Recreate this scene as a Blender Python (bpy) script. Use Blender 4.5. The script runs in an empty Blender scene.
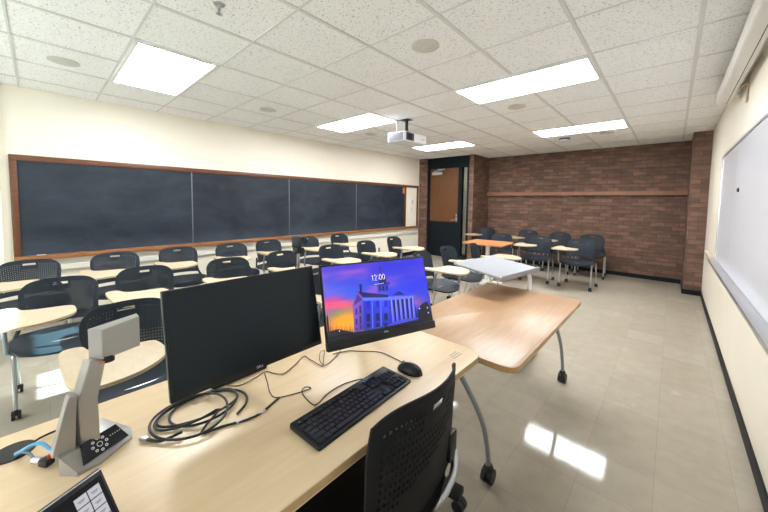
import bpy, bmesh, math, random
from mathutils import Vector, Matrix, noise
random.seed(7)
PI = math.pi
sc = bpy.context.scene
COL = sc.collection

# ------------------------------------------------------------------ room dimensions (metres)
XL, XR, YB, YF, H = -5.20, 0.402, 7.94, -2.20, 2.604
CAMZ = 1.436

# ------------------------------------------------------------------ materials
MATS = {}
def nt_of(name):
    m = bpy.data.materials.new(name); m.use_nodes = True
    nt = m.node_tree; b = nt.nodes['Principled BSDF']
    return m, nt, b
def mat(name, col, rough=.5, metal=0., noise_amt=.06, nscale=30., bump=0., bscale=300., coat=0., spec=.5):
    if name in MATS: return MATS[name]
    m, nt, b = nt_of(name)
    b.inputs['Roughness'].default_value = rough; b.inputs['Metallic'].default_value = metal
    b.inputs['Coat Weight'].default_value = coat; b.inputs['Specular IOR Level'].default_value = spec
    tc = nt.nodes.new('ShaderNodeTexCoord'); n = nt.nodes.new('ShaderNodeTexNoise')
    n.inputs['Scale'].default_value = nscale; n.inputs['Detail'].default_value = 3
    nt.links.new(tc.outputs['Object'], n.inputs['Vector'])
    r = nt.nodes.new('ShaderNodeValToRGB')
    r.color_ramp.elements[0].position = .3; r.color_ramp.elements[1].position = .7
    r.color_ramp.elements[0].color = [c*(1-noise_amt) for c in col]+[1]
    r.color_ramp.elements[1].color = [min(1, c*(1+noise_amt)) for c in col]+[1]
    nt.links.new(n.outputs['Fac'], r.inputs['Fac']); nt.links.new(r.outputs['Color'], b.inputs['Base Color'])
    if bump:
        n2 = nt.nodes.new('ShaderNodeTexNoise'); n2.inputs['Scale'].default_value = bscale
        nt.links.new(tc.outputs['Object'], n2.inputs['Vector'])
        bp = nt.nodes.new('ShaderNodeBump'); bp.inputs['Strength'].default_value = bump; bp.inputs['Distance'].default_value = .002
        nt.links.new(n2.outputs['Fac'], bp.inputs['Height']); nt.links.new(bp.outputs['Normal'], b.inputs['Normal'])
    MATS[name] = m; return m
def wood(name, c1, c2, rough=.4, scale=3., stretch=(1, 1, 1), coat=0.):
    m, nt, b = nt_of(name)
    b.inputs['Roughness'].default_value = rough; b.inputs['Coat Weight'].default_value = coat
    tc = nt.nodes.new('ShaderNodeTexCoord'); mp = nt.nodes.new('ShaderNodeMapping'); mp.inputs['Scale'].default_value = stretch
    n = nt.nodes.new('ShaderNodeTexNoise'); n.inputs['Scale'].default_value = scale; n.inputs['Detail'].default_value = 6; n.inputs['Roughness'].default_value = .6
    n.inputs['Distortion'].default_value = .4
    r = nt.nodes.new('ShaderNodeValToRGB'); r.color_ramp.elements[0].position = .32; r.color_ramp.elements[1].position = .68
    r.color_ramp.elements[0].color = list(c1)+[1]; r.color_ramp.elements[1].color = list(c2)+[1]
    nt.links.new(tc.outputs['Object'], mp.inputs['Vector']); nt.links.new(mp.outputs['Vector'], n.inputs['Vector'])
    nt.links.new(n.outputs['Fac'], r.inputs['Fac']); nt.links.new(r.outputs['Color'], b.inputs['Base Color'])
    MATS[name] = m; return m
def emis(name, col, s):
    m, nt, b = nt_of(name)
    b.inputs['Base Color'].default_value = (.8, .8, .8, 1)
    b.inputs['Emission Color'].default_value = list(col)+[1]; b.inputs['Emission Strength'].default_value = s
    MATS[name] = m; return m

M_wall = mat('wall_paint', (.84, .785, .665), .42, noise_amt=.02, nscale=2, bump=.12, bscale=160)
M_plaster_low = mat('wall_paint_lower', (.73, .69, .57), .45, noise_amt=.02, nscale=2)
M_black = mat('black_plastic', (.012, .013, .015), .42, noise_amt=.1, spec=.35)
M_blackmat = mat('black_matte', (.012, .012, .013), .6, noise_amt=.1)
M_chair = mat('charcoal_polypropylene', (.019, .026, .036), .5, noise_amt=.08, nscale=60, bump=.15, bscale=900, spec=.25)
M_chair_near = mat('black_polypropylene', (.005, .005, .0055), .65, noise_amt=.08, nscale=60, bump=.15, bscale=900, spec=.25)
M_chrome = mat('silver_tube', (.55, .56, .58), .28, .9, noise_amt=.02)
M_grey = mat('grey_paint_metal', (.28, .30, .32), .35, .4, noise_amt=.03)
M_rubber = mat('caster_rubber', (.012, .012, .013), .5, noise_amt=.05)
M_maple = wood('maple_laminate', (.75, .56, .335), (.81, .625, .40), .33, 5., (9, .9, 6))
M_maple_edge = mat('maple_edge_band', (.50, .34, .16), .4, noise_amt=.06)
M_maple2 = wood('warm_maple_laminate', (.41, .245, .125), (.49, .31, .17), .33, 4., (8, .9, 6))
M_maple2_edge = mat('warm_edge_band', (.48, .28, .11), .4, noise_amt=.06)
M_tablet = wood('tablet_laminate', (.58, .47, .325), (.64, .53, .375), .36, 8., (2, 9, 4))
M_tablet_edge = mat('tablet_edge', (.47, .36, .21), .5, noise_amt=.05)
M_orange = wood('orange_beech_laminate', (.50, .20, .075), (.58, .255, .10), .4, 5., (1, 9, 4))
M_frame = wood('stained_oak_trim', (.10, .034, .013), (.16, .058, .023), .38, 6., (3, 3, 14))
M_tray = wood('stained_oak_tray', (.24, .095, .033), (.33, .14, .052), .36, 6., (3, .7, 14))
M_shelf = wood('stained_shelf', (.20, .085, .042), (.28, .12, .06), .4, 6., (.7, 6, 6))
M_door_br = wood('door_veneer', (.105, .042, .014), (.135, .056, .020), .4, 3., (6, 6, .8))
M_door_bk = mat('door_black', (.004, .008, .012), .65, spec=.2, noise_amt=.1)
M_alu = mat('aluminium', (.62, .63, .65), .3, .85, noise_amt=.02)
M_silver = mat('silver_casing', (.40, .385, .37), .36, .5, noise_amt=.02)
M_white = mat('white_plastic', (.66, .66, .67), .4, noise_amt=.01)
M_offwhite = mat('offwhite_enamel', (.80, .79, .76), .4, noise_amt=.01)
M_wboard = mat('whiteboard_enamel', (.82, .84, .90), .16, noise_amt=.015, nscale=1.2)
M_lect = mat('light_grey_laminate', (.30, .315, .345), .45, noise_amt=.02, nscale=200)
M_ledge = mat('pale_rail_paint', (.68, .66, .58), .5, noise_amt=.03)
M_tan = mat('tan_metal', (.46, .33, .18), .5, noise_amt=.1)
M_navy = mat('navy_plastic', (.01, .012, .05), .5)
M_blue = mat('blue_cable', (.10, .42, .72), .4)
M_bluebag = mat('bright_blue_plastic', (.01, .09, .45), .35, noise_amt=.25, nscale=12)
M_red = mat('red_plastic', (.45, .03, .03), .4)
M_screen_off = mat('dark_glass_panel', (.009, .014, .018), .32, noise_amt=.02, spec=.3)
M_white_ink = mat('white_print', (.75, .76, .78), .5)
M_grey_ink = mat('grey_print', (.35, .33, .30), .6)
M_blue_ink = mat('blue_print', (.03, .30, .65), .5)
M_gold = mat('orange_stained_wood', (.55, .20, .04), .45)
M_tee = mat('ceiling_tee', (.70, .70, .68), .5, noise_amt=.01)
M_base = mat('black_cove_base', (.008, .009, .012), .5, spec=.2)
M_spk = mat('speaker_grille', (.62, .61, .57), .6, bump=.5, bscale=800)
M_light = emis('troffer_diffuser', (.975, .985, 1), 13.6)
M_light2 = emis('corridor_fill_glow', (.95, .98, 1), 3.0)

def mat_ceiling():
    m, nt, b = nt_of('acoustic_tile'); b.inputs['Roughness'].default_value = .85
    N = nt.nodes.new; L = nt.links.new
    tc = N('ShaderNodeTexCoord')
    v = N('ShaderNodeTexNoise'); v.inputs['Scale'].default_value = 88; v.inputs['Detail'].default_value = 2.5; v.inputs['Roughness'].default_value = .5; v.inputs['Distortion'].default_value = .6
    L(tc.outputs['Object'], v.inputs['Vector'])
    r = N('ShaderNodeValToRGB'); r.color_ramp.elements[0].position = .34; r.color_ramp.elements[0].color = (.52, .52, .50, 1)
    r.color_ramp.elements[1].position = .41; r.color_ramp.elements[1].color = (.92, .925, .92, 1)
    L(v.outputs['Fac'], r.inputs['Fac']); L(r.outputs['Color'], b.inputs['Base Color'])
    bp = N('ShaderNodeBump'); bp.inputs['Strength'].default_value = .5; bp.inputs['Distance'].default_value = .004
    L(r.outputs['Color'], bp.inputs['Height']); L(bp.outputs['Normal'], b.inputs['Normal'])
    return m
M_ceil = mat_ceiling()

def mat_floor():
    m, nt, b = nt_of('vinyl_tile'); N = nt.nodes.new; L = nt.links.new
    tc = N('ShaderNodeTexCoord')
    br = N('ShaderNodeTexBrick'); br.offset = 0; br.inputs['Scale'].default_value = 1; br.inputs['Brick Width'].default_value = .3048
    br.inputs['Row Height'].default_value = .3048; br.inputs['Mortar Size'].default_value = .0011; br.inputs['Mortar Smooth'].default_value = .3
    br.inputs['Color1'].default_value = (.40, .355, .285, 1); br.inputs['Color2'].default_value = (.435, .39, .315, 1); br.inputs['Mortar'].default_value = (.30, .27, .22, 1)
    br.inputs['Bias'].default_value = 0
    L(tc.outputs['Object'], br.inputs['Vector'])
    n = N('ShaderNodeTexNoise'); n.inputs['Scale'].default_value = 9; n.inputs['Detail'].default_value = 8; n.inputs['Roughness'].default_value = .7
    L(tc.outputs['Object'], n.inputs['Vector'])
    r = N('ShaderNodeValToRGB'); r.color_ramp.elements[0].position = .3; r.color_ramp.elements[0].color = (.86, .86, .86, 1); r.color_ramp.elements[1].position = .7
    L(n.outputs['Fac'], r.inputs['Fac'])
    mx = N('ShaderNodeMix'); mx.data_type = 'RGBA'; mx.blend_type = 'MULTIPLY'; mx.inputs[0].default_value = 1
    L(br.outputs['Color'], mx.inputs[6]); L(r.outputs['Color'], mx.inputs[7])
    # pale scuffs
    n2 = N('ShaderNodeTexNoise'); n2.inputs['Scale'].default_value = 2.4; n2.inputs['Detail'].default_value = 12; n2.inputs['Roughness'].default_value = .75
    L(tc.outputs['Object'], n2.inputs['Vector'])
    r2 = N('ShaderNodeValToRGB'); r2.color_ramp.elements[0].position = .60; r2.color_ramp.elements[0].color = (0, 0, 0, 1); r2.color_ramp.elements[1].position = .72; r2.color_ramp.elements[1].color = (.5, .5, .5, 1)
    L(n2.outputs['Fac'], r2.inputs['Fac'])
    mx2 = N('ShaderNodeMix'); mx2.data_type = 'RGBA'; mx2.inputs[7].default_value = (.60, .57, .52, 1)
    L(r2.outputs['Color'], mx2.inputs[0]); L(mx.outputs[2], mx2.inputs[6]); L(mx2.outputs[2], b.inputs['Base Color'])
    rr = N('ShaderNodeMapRange'); rr.inputs[3].default_value = .035; rr.inputs[4].default_value = .10
    L(n.outputs['Fac'], rr.inputs[0]); L(rr.outputs[0], b.inputs['Roughness'])
    b.inputs['Specular IOR Level'].default_value = .24
    n3 = N('ShaderNodeTexNoise'); n3.inputs['Scale'].default_value = 5; n3.inputs['Detail'].default_value = 2
    L(tc.outputs['Object'], n3.inputs['Vector'])
    bp = N('ShaderNodeBump'); bp.inputs['Strength'].default_value = .03; bp.inputs['Distance'].default_value = .01
    L(n3.outputs['Fac'], bp.inputs['Height']); L(bp.outputs['Normal'], b.inputs['Normal'])
    return m
M_floor = mat_floor()

def mat_brick():
    m, nt, b = nt_of('brown_brick'); N = nt.nodes.new; L = nt.links.new
    b.inputs['Roughness'].default_value = .75
    uv = N('ShaderNodeUVMap'); uv.uv_map = 'UVMap'
    br = N('ShaderNodeTexBrick'); br.inputs['Scale'].default_value = 1; br.inputs['Brick Width'].default_value = .205
    br.inputs['Row Height'].default_value = .0745; br.inputs['Mortar Size'].default_value = .0048; br.inputs['Mortar Smooth'].default_value = .2; br.inputs['Bias'].default_value = -.1
    br.inputs['Color1'].default_value = (.140, .082, .058, 1); br.inputs['Color2'].default_value = (.265, .152, .106, 1); br.inputs['Mortar'].default_value = (.105, .075, .062, 1)
    L(uv.outputs['UV'], br.inputs['Vector'])
    # per-brick tint
    mp = N('ShaderNodeMapping'); mp.inputs['Scale'].default_value = (3.1, 9.0, 1); L(uv.outputs['UV'], mp.inputs['Vector'])
    n = N('ShaderNodeTexNoise'); n.inputs['Scale'].default_value = 1.3; n.inputs['Detail'].default_value = 4; L(mp.outputs['Vector'], n.inputs['Vector'])
    r = N('ShaderNodeValToRGB'); r.color_ramp.elements[0].position = .35; r.color_ramp.elements[0].color = (.62, .60, .60, 1); r.color_ramp.elements[1].position = .68; r.color_ramp.elements[1].color = (1.0, .93, .86, 1)
    L(n.outputs['Fac'], r.inputs['Fac'])
    mx = N('ShaderNodeMix'); mx.data_type = 'RGBA'; mx.blend_type = 'MULTIPLY'; mx.inputs[0].default_value = 1
    L(br.outputs['Color'], mx.inputs[6]); L(r.outputs['Color'], mx.inputs[7])
    n2 = N('ShaderNodeTexNoise'); n2.inputs['Scale'].default_value = 110; L(uv.outputs['UV'], n2.inputs['Vector'])
    mx2 = N('ShaderNodeMix'); mx2.data_type = 'RGBA'; mx2.blend_type = 'OVERLAY'; mx2.inputs[0].default_value = .35
    L(mx.outputs[2], mx2.inputs[6]); L(n2.outputs['Fac'], mx2.inputs[7]); L(mx2.outputs[2], b.inputs['Base Color'])
    bp = N('ShaderNodeBump'); bp.inputs['Strength'].default_value = .6; bp.inputs['Distance'].default_value = .008; bp.invert = True
    L(br.outputs['Fac'], bp.inputs['Height']); L(bp.outputs['Normal'], b.inputs['Normal'])
    return m
M_brick = mat_brick()

def mat_chalk():
    m, nt, b = nt_of('chalkboard_slate'); N = nt.nodes.new; L = nt.links.new
    b.inputs['Roughness'].default_value = .5; b.inputs['Specular IOR Level'].default_value = .3
    tc = N('ShaderNodeTexCoord'); mp = N('ShaderNodeMapping'); mp.inputs['Scale'].default_value = (1, .8, 1.5); L(tc.outputs['Object'], mp.inputs['Vector'])
    n = N('ShaderNodeTexNoise'); n.inputs['Scale'].default_value = 1.6; n.inputs['Detail'].default_value = 9; n.inputs['Roughness'].default_value = .62; n.inputs['Distortion'].default_value = .5
    L(mp.outputs['Vector'], n.inputs['Vector'])
    r = N('ShaderNodeValToRGB'); e = r.color_ramp.elements
    e[0].position = .36; e[0].color = (.013, .018, .027, 1); e[1].position = .80; e[1].color = (.038, .052, .070, 1)
    L(n.outputs['Fac'], r.inputs['Fac'])
    # chalk dust gathered near the tray
    sx = N('ShaderNodeSeparateXYZ'); L(tc.outputs['Object'], sx.inputs['Vector'])
    mr = N('ShaderNodeMapRange'); mr.inputs[1].default_value = .80; mr.inputs[2].default_value = .98; mr.inputs[3].default_value = .30; mr.inputs[4].default_value = 0
    L(sx.outputs['Z'], mr.inputs[0])
    mm = N('ShaderNodeMath'); mm.operation = 'MULTIPLY'; L(mr.outputs[0], mm.inputs[0]); L(n.outputs['Fac'], mm.inputs[1])
    mx = N('ShaderNodeMix'); mx.data_type = 'RGBA'; mx.inputs[7].default_value = (.16, .19, .25, 1)
    L(mm.outputs[0], mx.inputs[0]); L(r.outputs['Color'], mx.inputs[6]); L(mx.outputs[2], b.inputs['Base Color'])
    return m
M_chalk = mat_chalk()

# ------------------------------------------------------------------ mesh helpers
def new(): return bmesh.new()
def box(bm, c, s, bev=0., rot=None, seg=2, mi=0):
    r = bmesh.ops.create_cube(bm, size=1.0)
    vs = r['verts']
    for v in vs: v.co = Vector((v.co.x*s[0], v.co.y*s[1], v.co.z*s[2]))
    fs = list({f for v in vs for f in v.link_faces})
    if bev:
        es = list({e for v in vs for e in v.link_edges})
        q = bmesh.ops.bevel(bm, geom=es, offset=min(bev, min(s)*.45), segments=seg, affect='EDGES', profile=.5)
        vs = list({v for f in q['faces'] for v in f.verts} | {v for v in vs if v.is_valid})
        fs = list({f for v in vs for f in v.link_faces})
    if mi:
        for f in fs: f.material_index = mi
    Mx = Matrix.Translation(Vector(c)) @ (rot.to_4x4() if rot is not None else Matrix.Identity(4))
    for v in vs: v.co = Mx @ v.co
    return vs
def lohi(bm, lo, hi, bev=0., mi=0):
    return box(bm, [(a+b)/2 for a, b in zip(lo, hi)], [abs(b-a) for a, b in zip(lo, hi)], bev, mi=mi)
def smooth_path(pts, n=8):
    P = [Vector(p) for p in pts]
    if len(P) < 3 or n <= 1: return P
    out = []
    for i in range(len(P)-1):
        p0 = P[i-1] if i else P[i]*2-P[i+1]; p1 = P[i]; p2 = P[i+1]; p3 = P[i+2] if i+2 < len(P) else P[i+1]*2-P[i]
        for k in range(n):
            t = k/n
            out.append(.5*((2*p1)+(-p0+p2)*t+(2*p0-5*p1+4*p2-p3)*t*t+(-p0+3*p1-3*p2+p3)*t**3))
    out.append(P[-1]); return out
def fillet(pts, r=.03, n=5):
    P = [Vector(p) for p in pts]; out = [P[0]]
    for i in range(1, len(P)-1):
        a = (P[i-1]-P[i]); b = (P[i+1]-P[i]); d = min(r, a.length*.45, b.length*.45)
        s = P[i]+a.normalized()*d; e = P[i]+b.normalized()*d
        for k in range(n+1):
            t = k/n; out.append(s*(1-t)**2+P[i]*2*t*(1-t)+e*t*t)
    out.append(P[-1]); return out
def tube(bm, P, r, seg=10, flat=1., mi=0):
    P = [Vector(p) for p in P]
    rr = r if callable(r) else (lambda t: r)
    up = None; rings = []
    for i, p in enumerate(P):
        t = (P[min(i+1, len(P)-1)]-P[max(i-1, 0)]).normalized()
        if up is None:
            up = Vector((0, 0, 1)) if abs(t.z) < .9 else Vector((1, 0, 0))
        u = (up - t*up.dot(t)).normalized(); up = u; w = t.cross(u)
        q = rr(i/(len(P)-1))
        rings.append([bm.verts.new(p+u*math.cos(a)*q*flat+w*math.sin(a)*q) for a in [2*PI*k/seg for k in range(seg)]])
    for a, b in zip(rings, rings[1:]):
        for k in range(seg):
            f = bm.faces.new((a[k], a[(k+1) % seg], b[(k+1) % seg], b[k])); f.material_index = mi
    bm.faces.new(rings[0][::-1]).material_index = mi; bm.faces.new(rings[-1]).material_index = mi
def cyl(bm, a, b, r, seg=24, r2=None, mi=0):
    r2 = r if r2 is None else r2
    tube(bm, [a, b], (lambda t: r+(r2-r)*t), seg, mi=mi)
def lathe(bm, prof, c=(0, 0, 0), seg=32, mi=0):
    rings = []
    for r, z in prof:
        rings.append([bm.verts.new((c[0]+max(r, 1e-5)*math.cos(2*PI*k/seg), c[1]+max(r, 1e-5)*math.sin(2*PI*k/seg), c[2]+z)) for k in range(seg)])
    for a, b in zip(rings, rings[1:]):
        for k in range(seg): bm.faces.new((a[k], a[(k+1) % seg], b[(k+1) % seg], b[k])).material_index = mi
    bm.faces.new(rings[0][::-1]); bm.faces.new(rings[-1])
def prism(bm, poly, z0, z1, bev=0., seg=2, edge_mi=0):
    bot = [bm.verts.new((x, y, z0)) for x, y in poly]; top = [bm.verts.new((x, y, z1)) for x, y in poly]
    n = len(poly)
    ft = bm.faces.new(top); fb = bm.faces.new(bot[::-1]); sides = []
    for i in range(n):
        f = bm.faces.new((bot[i], bot[(i+1) % n], top[(i+1) % n], top[i])); f.material_index = edge_mi; sides.append(f)
    if bev:
        es = list(ft.edges)+list(fb.edges)
        bmesh.ops.bevel(bm, geom=es, offset=bev, segments=seg, affect='EDGES', profile=.5)
def rrect(x0, y0, x1, y1, r, n=6):
    out = []
    for cx, cy, a in ((x1-r, y0+r, -PI/2), (x1-r, y1-r, 0), (x0+r, y1-r, PI/2), (x0+r, y0+r, PI)):
        for k in range(n+1):
            t = a+PI/2*k/n; out.append((cx+r*math.cos(t), cy+r*math.sin(t)))
    return out
def closed_smooth(pts, n=6):
    P = [Vector((*p, 0)) for p in pts]; N = len(P); out = []
    for i in range(N):
        p0, p1, p2, p3 = P[i-1], P[i], P[(i+1) % N], P[(i+2) % N]
        for k in range(n):
            t = k/n; q = .5*((2*p1)+(-p0+p2)*t+(2*p0-5*p1+4*p2-p3)*t*t+(-p0+3*p1-3*p2+p3)*t**3); out.append((q.x, q.y))
    return out
def obj(name, bm, mats, parent=None, smooth=35, label=None):
    bmesh.ops.recalc_face_normals(bm, faces=bm.faces)
    me = bpy.data.meshes.new(name); bm.to_mesh(me); bm.free()
    for m in (mats if isinstance(mats, (list, tuple)) else [mats]): me.materials.append(m)
    if smooth:
        me.polygons.foreach_set('use_smooth', [True]*len(me.polygons))
        me.set_sharp_from_angle(angle=math.radians(smooth))
    o = bpy.data.objects.new(name, me); COL.objects.link(o)
    if parent: o.parent = parent
    if label: o['label'] = label
    return o
def thing(name, label, cat, loc=(0, 0, 0), rz=0, group=None):
    o = bpy.data.objects.new(name, None); COL.objects.link(o); o.empty_display_size = .05
    o.location = loc; o.rotation_euler = (0, 0, rz); o['label'] = label; o['category'] = cat
    if group: o['group'] = group
    return o
def tag(o, label, cat, group=None):
    o['label'] = label; o['category'] = cat
    if group: o['group'] = group
    return o
def struct(name, bm, m, parent=None, smooth=0):
    o = obj(name, bm, m, parent, smooth)
    if parent is None: o['kind'] = 'structure'
    return o
def dup(root, loc, rz, label, group=None):
    r = root.copy(); COL.objects.link(r); r.location = loc; r.rotation_euler = (0, 0, rz); r['label'] = label
    if group: r['group'] = group
    for ch in list(root.children):
        c = ch.copy(); COL.objects.link(c); c.parent = r
        for g in list(ch.children):
            d = g.copy(); COL.objects.link(d); d.parent = c
    return r
def text_obj(name, s, size, mtx, m, parent, extrude=.0004, align='CENTER'):
    cu = bpy.data.curves.new(name, 'FONT'); cu.body = s; cu.size = size; cu.extrude = extrude; cu.align_x = align; cu.align_y = 'CENTER'
    t = bpy.data.objects.new(name, cu); COL.objects.link(t)
    bpy.context.view_layer.update()
    me = bpy.data.meshes.new_from_object(t.evaluated_get(bpy.context.evaluated_depsgraph_get()))
    bpy.data.objects.remove(t); me.materials.clear(); me.materials.append(m)
    o = bpy.data.objects.new(name, me); COL.objects.link(o); o.parent = parent; o.matrix_local = mtx
    return o

# ------------------------------------------------------------------ setting
bm = new(); lohi(bm, (XL-.1, YF-.1, -.1), (XR+.1, YB+.1, 0)); struct('floor', bm, M_floor)
CT = H+.006
bm = new(); lohi(bm, (XL-.1, YF-.1, CT), (XR+.1, YB+.1, CT+.1)); struct('ceiling', bm, M_ceil)
GX, GY, T = -1.757, 1.115, .6096
bm = new()
i0 = -5
for i in range(i0, 4):
    x = GX+T*i; w = .013 if i % 2 == 1 or i in (3, 1) else .012
    lohi(bm, (x-w, YF, H-.001), (x+w, YB, CT+.002))
for j in range(-5, 12):
    y = GY+T*j; lohi(bm, (XL, y-.0075, H+.001), (XR, y+.0075, CT+.002))
struct('trim_1', bm, M_tee)

def brickbox(name, lo, hi):
    bm = new(); lohi(bm, lo, hi)
    uvl = bm.loops.layers.uv.new('UVMap')
    for f in bm.faces:
        n = f.normal; f.normal_update(); n = f.normal
        for l in f.loops:
            c = l.vert.co
            l[uvl].uv = (c.x if abs(n.y) > .5 else c.y+.1, c.z) if abs(n.z) < .5 else (c.x, c.y)
    return struct(name, bm, M_brick)
brickbox('wall_back', (-3.58, YB, 0), (XR+.1, YB+.15, CT))
brickbox('wall_back_pillar', (.185, 7.08, 0), (XR, YB, CT))
brickbox('wall_back_pier', (-3.70, 7.10, 0), (-3.585, YB+.15, CT))
brickbox('wall_back_jamb', (XL-.1, 7.10, 0), (-4.95, 7.30, CT))
# left wall
bm = new(); lohi(bm, (XL-.15, YF-.1, 0), (XL, 7.10, CT)); struct('wall_left', bm, M_wall)
bm = new(); lohi(bm, (XL, -.95, 0), (XL+.05, -.27, CT)); struct('wall_left_pilaster', bm, M_wall)
# right wall
bm = new(); lohi(bm, (XR, YF-.1, 0), (XR+.15, YB+.1, CT)); struct('wall_right', bm, M_wall)
# assumed window wall behind the camera, openings placed for daylight and sun patches
def wall_with_holes(bm, x0, x1, z0, z1, y0, y1, holes):
    xs = sorted({x0, x1} | {h[0] for h in holes} | {h[1] for h in holes}); zs = sorted({z0, z1} | {h[2] for h in holes} | {h[3] for h in holes})
    for a, b in zip(xs, xs[1:]):
        for c, d in zip(zs, zs[1:]):
            mx, mz = (a+b)/2, (c+d)/2
            if any(h[0] < mx < h[1] and h[2] < mz < h[3] for h in holes): continue
            lohi(bm, (a, y0, c), (b, y1, d))
HOLES = [(-4.7, -2.7, .95, 1.50), (-2.3, -.3, .95, 1.50), (-3.85, -3.38, 1.825, 2.045), (-3.95, -2.75, 2.27, 2.54)]  # last two are unseen slits shaped to throw the sun patches
bm = new(); wall_with_holes(bm, XL-.1, XR+.1, 0, CT, YF-.10, YF, HOLES); struct('wall_front', bm, M_wall)
for n, h in enumerate(HOLES[:2]):
    bm = new(); x0, x1, z0, z1 = h
    for lo, hi in (((x0, z0), (x1, z0+.04)), ((x0, z1-.04), (x1, z1)), ((x0, z0), (x0+.04, z1)), ((x1-.04, z0), (x1, z1)), (((x0+x1)/2-.02, z0), ((x0+x1)/2+.02, z1))):
        lohi(bm, (lo[0], YF-.08, lo[1]), (hi[0], YF-.03, hi[1]))
    struct('window_%d' % (n+1), bm, M_alu)
# baseboards
def bb(name, lo, hi):
    bm = new(); lohi(bm, lo, hi, .003); struct(name, bm, M_base)
bb('baseboard_right', (XR-.012, YF, 0), (XR, 7.08, .08))
bb('baseboard_back', (-3.58, YB-.012, 0), (.185, YB, .08))
bb('baseboard_pillar', (.173, 7.068, 0), (XR-.012, 7.08, .08))
bb('baseboard_pillar_side', (.173, 7.08, 0), (.185, YB-.012, .08))
bb('baseboard_left', (XL, -.25, 0), (XL+.012, 7.10, .10))
# trims
bm = new(); lohi(bm, (-3.58, YB-.10, 1.63), (.185, YB, 1.715), .004); struct('trim_2', bm, M_shelf)
bm = new(); lohi(bm, (XL, -.25, .60), (XL+.045, 7.0, .665), .006); struct('trim_3', bm, M_ledge)
bm = new(); lohi(bm, (XR-.03, -2.1, .745), (XR, 6.35, .80), .006); lohi(bm, (XR-.045, -2.1, .80), (XR, 6.35, .815), .004); struct('trim_4', bm, mat('cream_trim', (.70, .62, .46), .5))

# door in the recess
DY = 7.15
bm = new()
lohi(bm, (-4.95, DY, 0), (-4.88, DY+.12, CT)); lohi(bm, (-3.78, DY, 0), (-3.70, DY+.12, CT))
lohi(bm, (-4.88, DY, 2.33), (-3.78, DY+.12, CT)); lohi(bm, (-4.02, DY, 0), (-3.93, DY+.12, 2.33)); lohi(bm, (-3.93, DY, 0), (-3.78, DY+.12, .08))
struct('door_1_frame', bm, M_door_bk)
droot = bpy.data.objects.new('door_1', None); COL.objects.link(droot); droot.location = (-4.45, DY+.03, 0); droot['kind'] = 'structure'
bm = new(); lohi(bm, (-.428, 0, .01), (.428, .045, .94)); obj('door_kick_panel', bm, M_door_bk, droot, 0)
bm = new(); lohi(bm, (-.428, 0, .94), (.428, .045, 2.325)); obj('door_leaf', bm, M_door_br, droot, 0)
bm = new(); box(bm, (.385, -.012, 1.02), (.045, .02, .10), .005); cyl(bm, (.385, -.02, 1.0), (.385, -.055, 1.0), .01); tube(bm, [(.385, -.05, 1.0), (.26, -.05, .995)], .010)
box(bm, (.385, -.012, 1.12), (.03, .015, .06), .004)
obj('door_handle', bm, M_chrome, droot)
bm = new(); box(bm, (-.20, -.03, 2.20), (.30, .055, .075), .008); tube(bm, [(-.30, -.05, 2.25), (.05, -.06, 2.30)], .010); tube(bm, [(.05, -.06, 2.30), (-.2, -.01, 2.31)], .010)
obj('door_closer', bm, M_alu, droot)
bm = new(); lohi(bm, (-3.93, DY+.05, .08), (-3.78, DY+.056, 2.33))
mg, ntg, bg = nt_of('clear_glass'); bg.inputs['Transmission Weight'].default_value = 1; bg.inputs['Roughness'].default_value = .02; bg.inputs['IOR'].default_value = 1.45; bg.inputs['Base Color'].default_value = (.75, .8, .78, 1)
struct('window_3', bm, mg)
# corridor beyond the sidelight
bm = new(); lohi(bm, (-5.3, 9.3, -.1), (-2.8, 9.4, 2.7)); lohi(bm, (-5.4, 7.31, -.1), (-5.3, 9.4, 2.7)); lohi(bm, (-3.0, 8.12, -.1), (-2.9, 9.4, 2.7))
lohi(bm, (-5.3, 7.31, -.1), (-2.9, 9.4, 0)); lohi(bm, (-5.3, 7.31, 2.65), (-2.9, 9.4, 2.75))
struct('wall_corridor', bm, M_wall)
bm = new(); lohi(bm, (-4.35, 8.2, 2.55), (-3.95, 8.9, 2.64)); tag(obj('corridor_fill_light', bm, M_light2, None, 0), 'unseen light added to brighten the corridor behind the door sidelight', 'ceiling light')  # lamp out of view, added so the corridor looks bright through the glass

# ------------------------------------------------------------------ ceiling fixtures
def troffer(i, j, label):
    x0, x1 = GX+T*i+.012, GX+T*(i+2)-.012; y0, y1 = GY+T*j+.012, GY+T*(j+1)-.012
    t = thing('ceiling_light', label, 'ceiling light', ((x0+x1)/2, (y0+y1)/2, H-.03), 0, 'recessed fluorescent panels')
    a, b = (x1-x0)/2, (y1-y0)/2; w = .028
    bm = new()
    for lo, hi in (((-a, -b), (a, -b+w)), ((-a, b-w), (a, b)), ((-a, -b+w), (-a+w*.6, b-w)), ((a-w*.6, -b+w), (a, b-w))):
        lohi(bm, (lo[0], lo[1], .018), (hi[0], hi[1], .045), .002)
    obj('frame', bm, M_offwhite, t)
    bm = new(); lohi(bm, (-a+w*.6, -b+w, .022), (a-w*.6, b-w, .034)); obj('diffuser', bm, M_light, t, 0)
for i, j, lab in ((-4, -1, 'large glowing ceiling light panel nearest the chalkboard wall and windows'),
                  (-4, 3, 'glowing ceiling light panel left of the ceiling projector'),
                  (0, 3, 'wide glowing ceiling light panel right of the projector'),
                  (-4, 7, 'small looking far ceiling light panel in front of the door'),
                  (0, 7, 'far ceiling light panel beside the smoke detector'),
                  ):
    troffer(i, j, lab)
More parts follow.
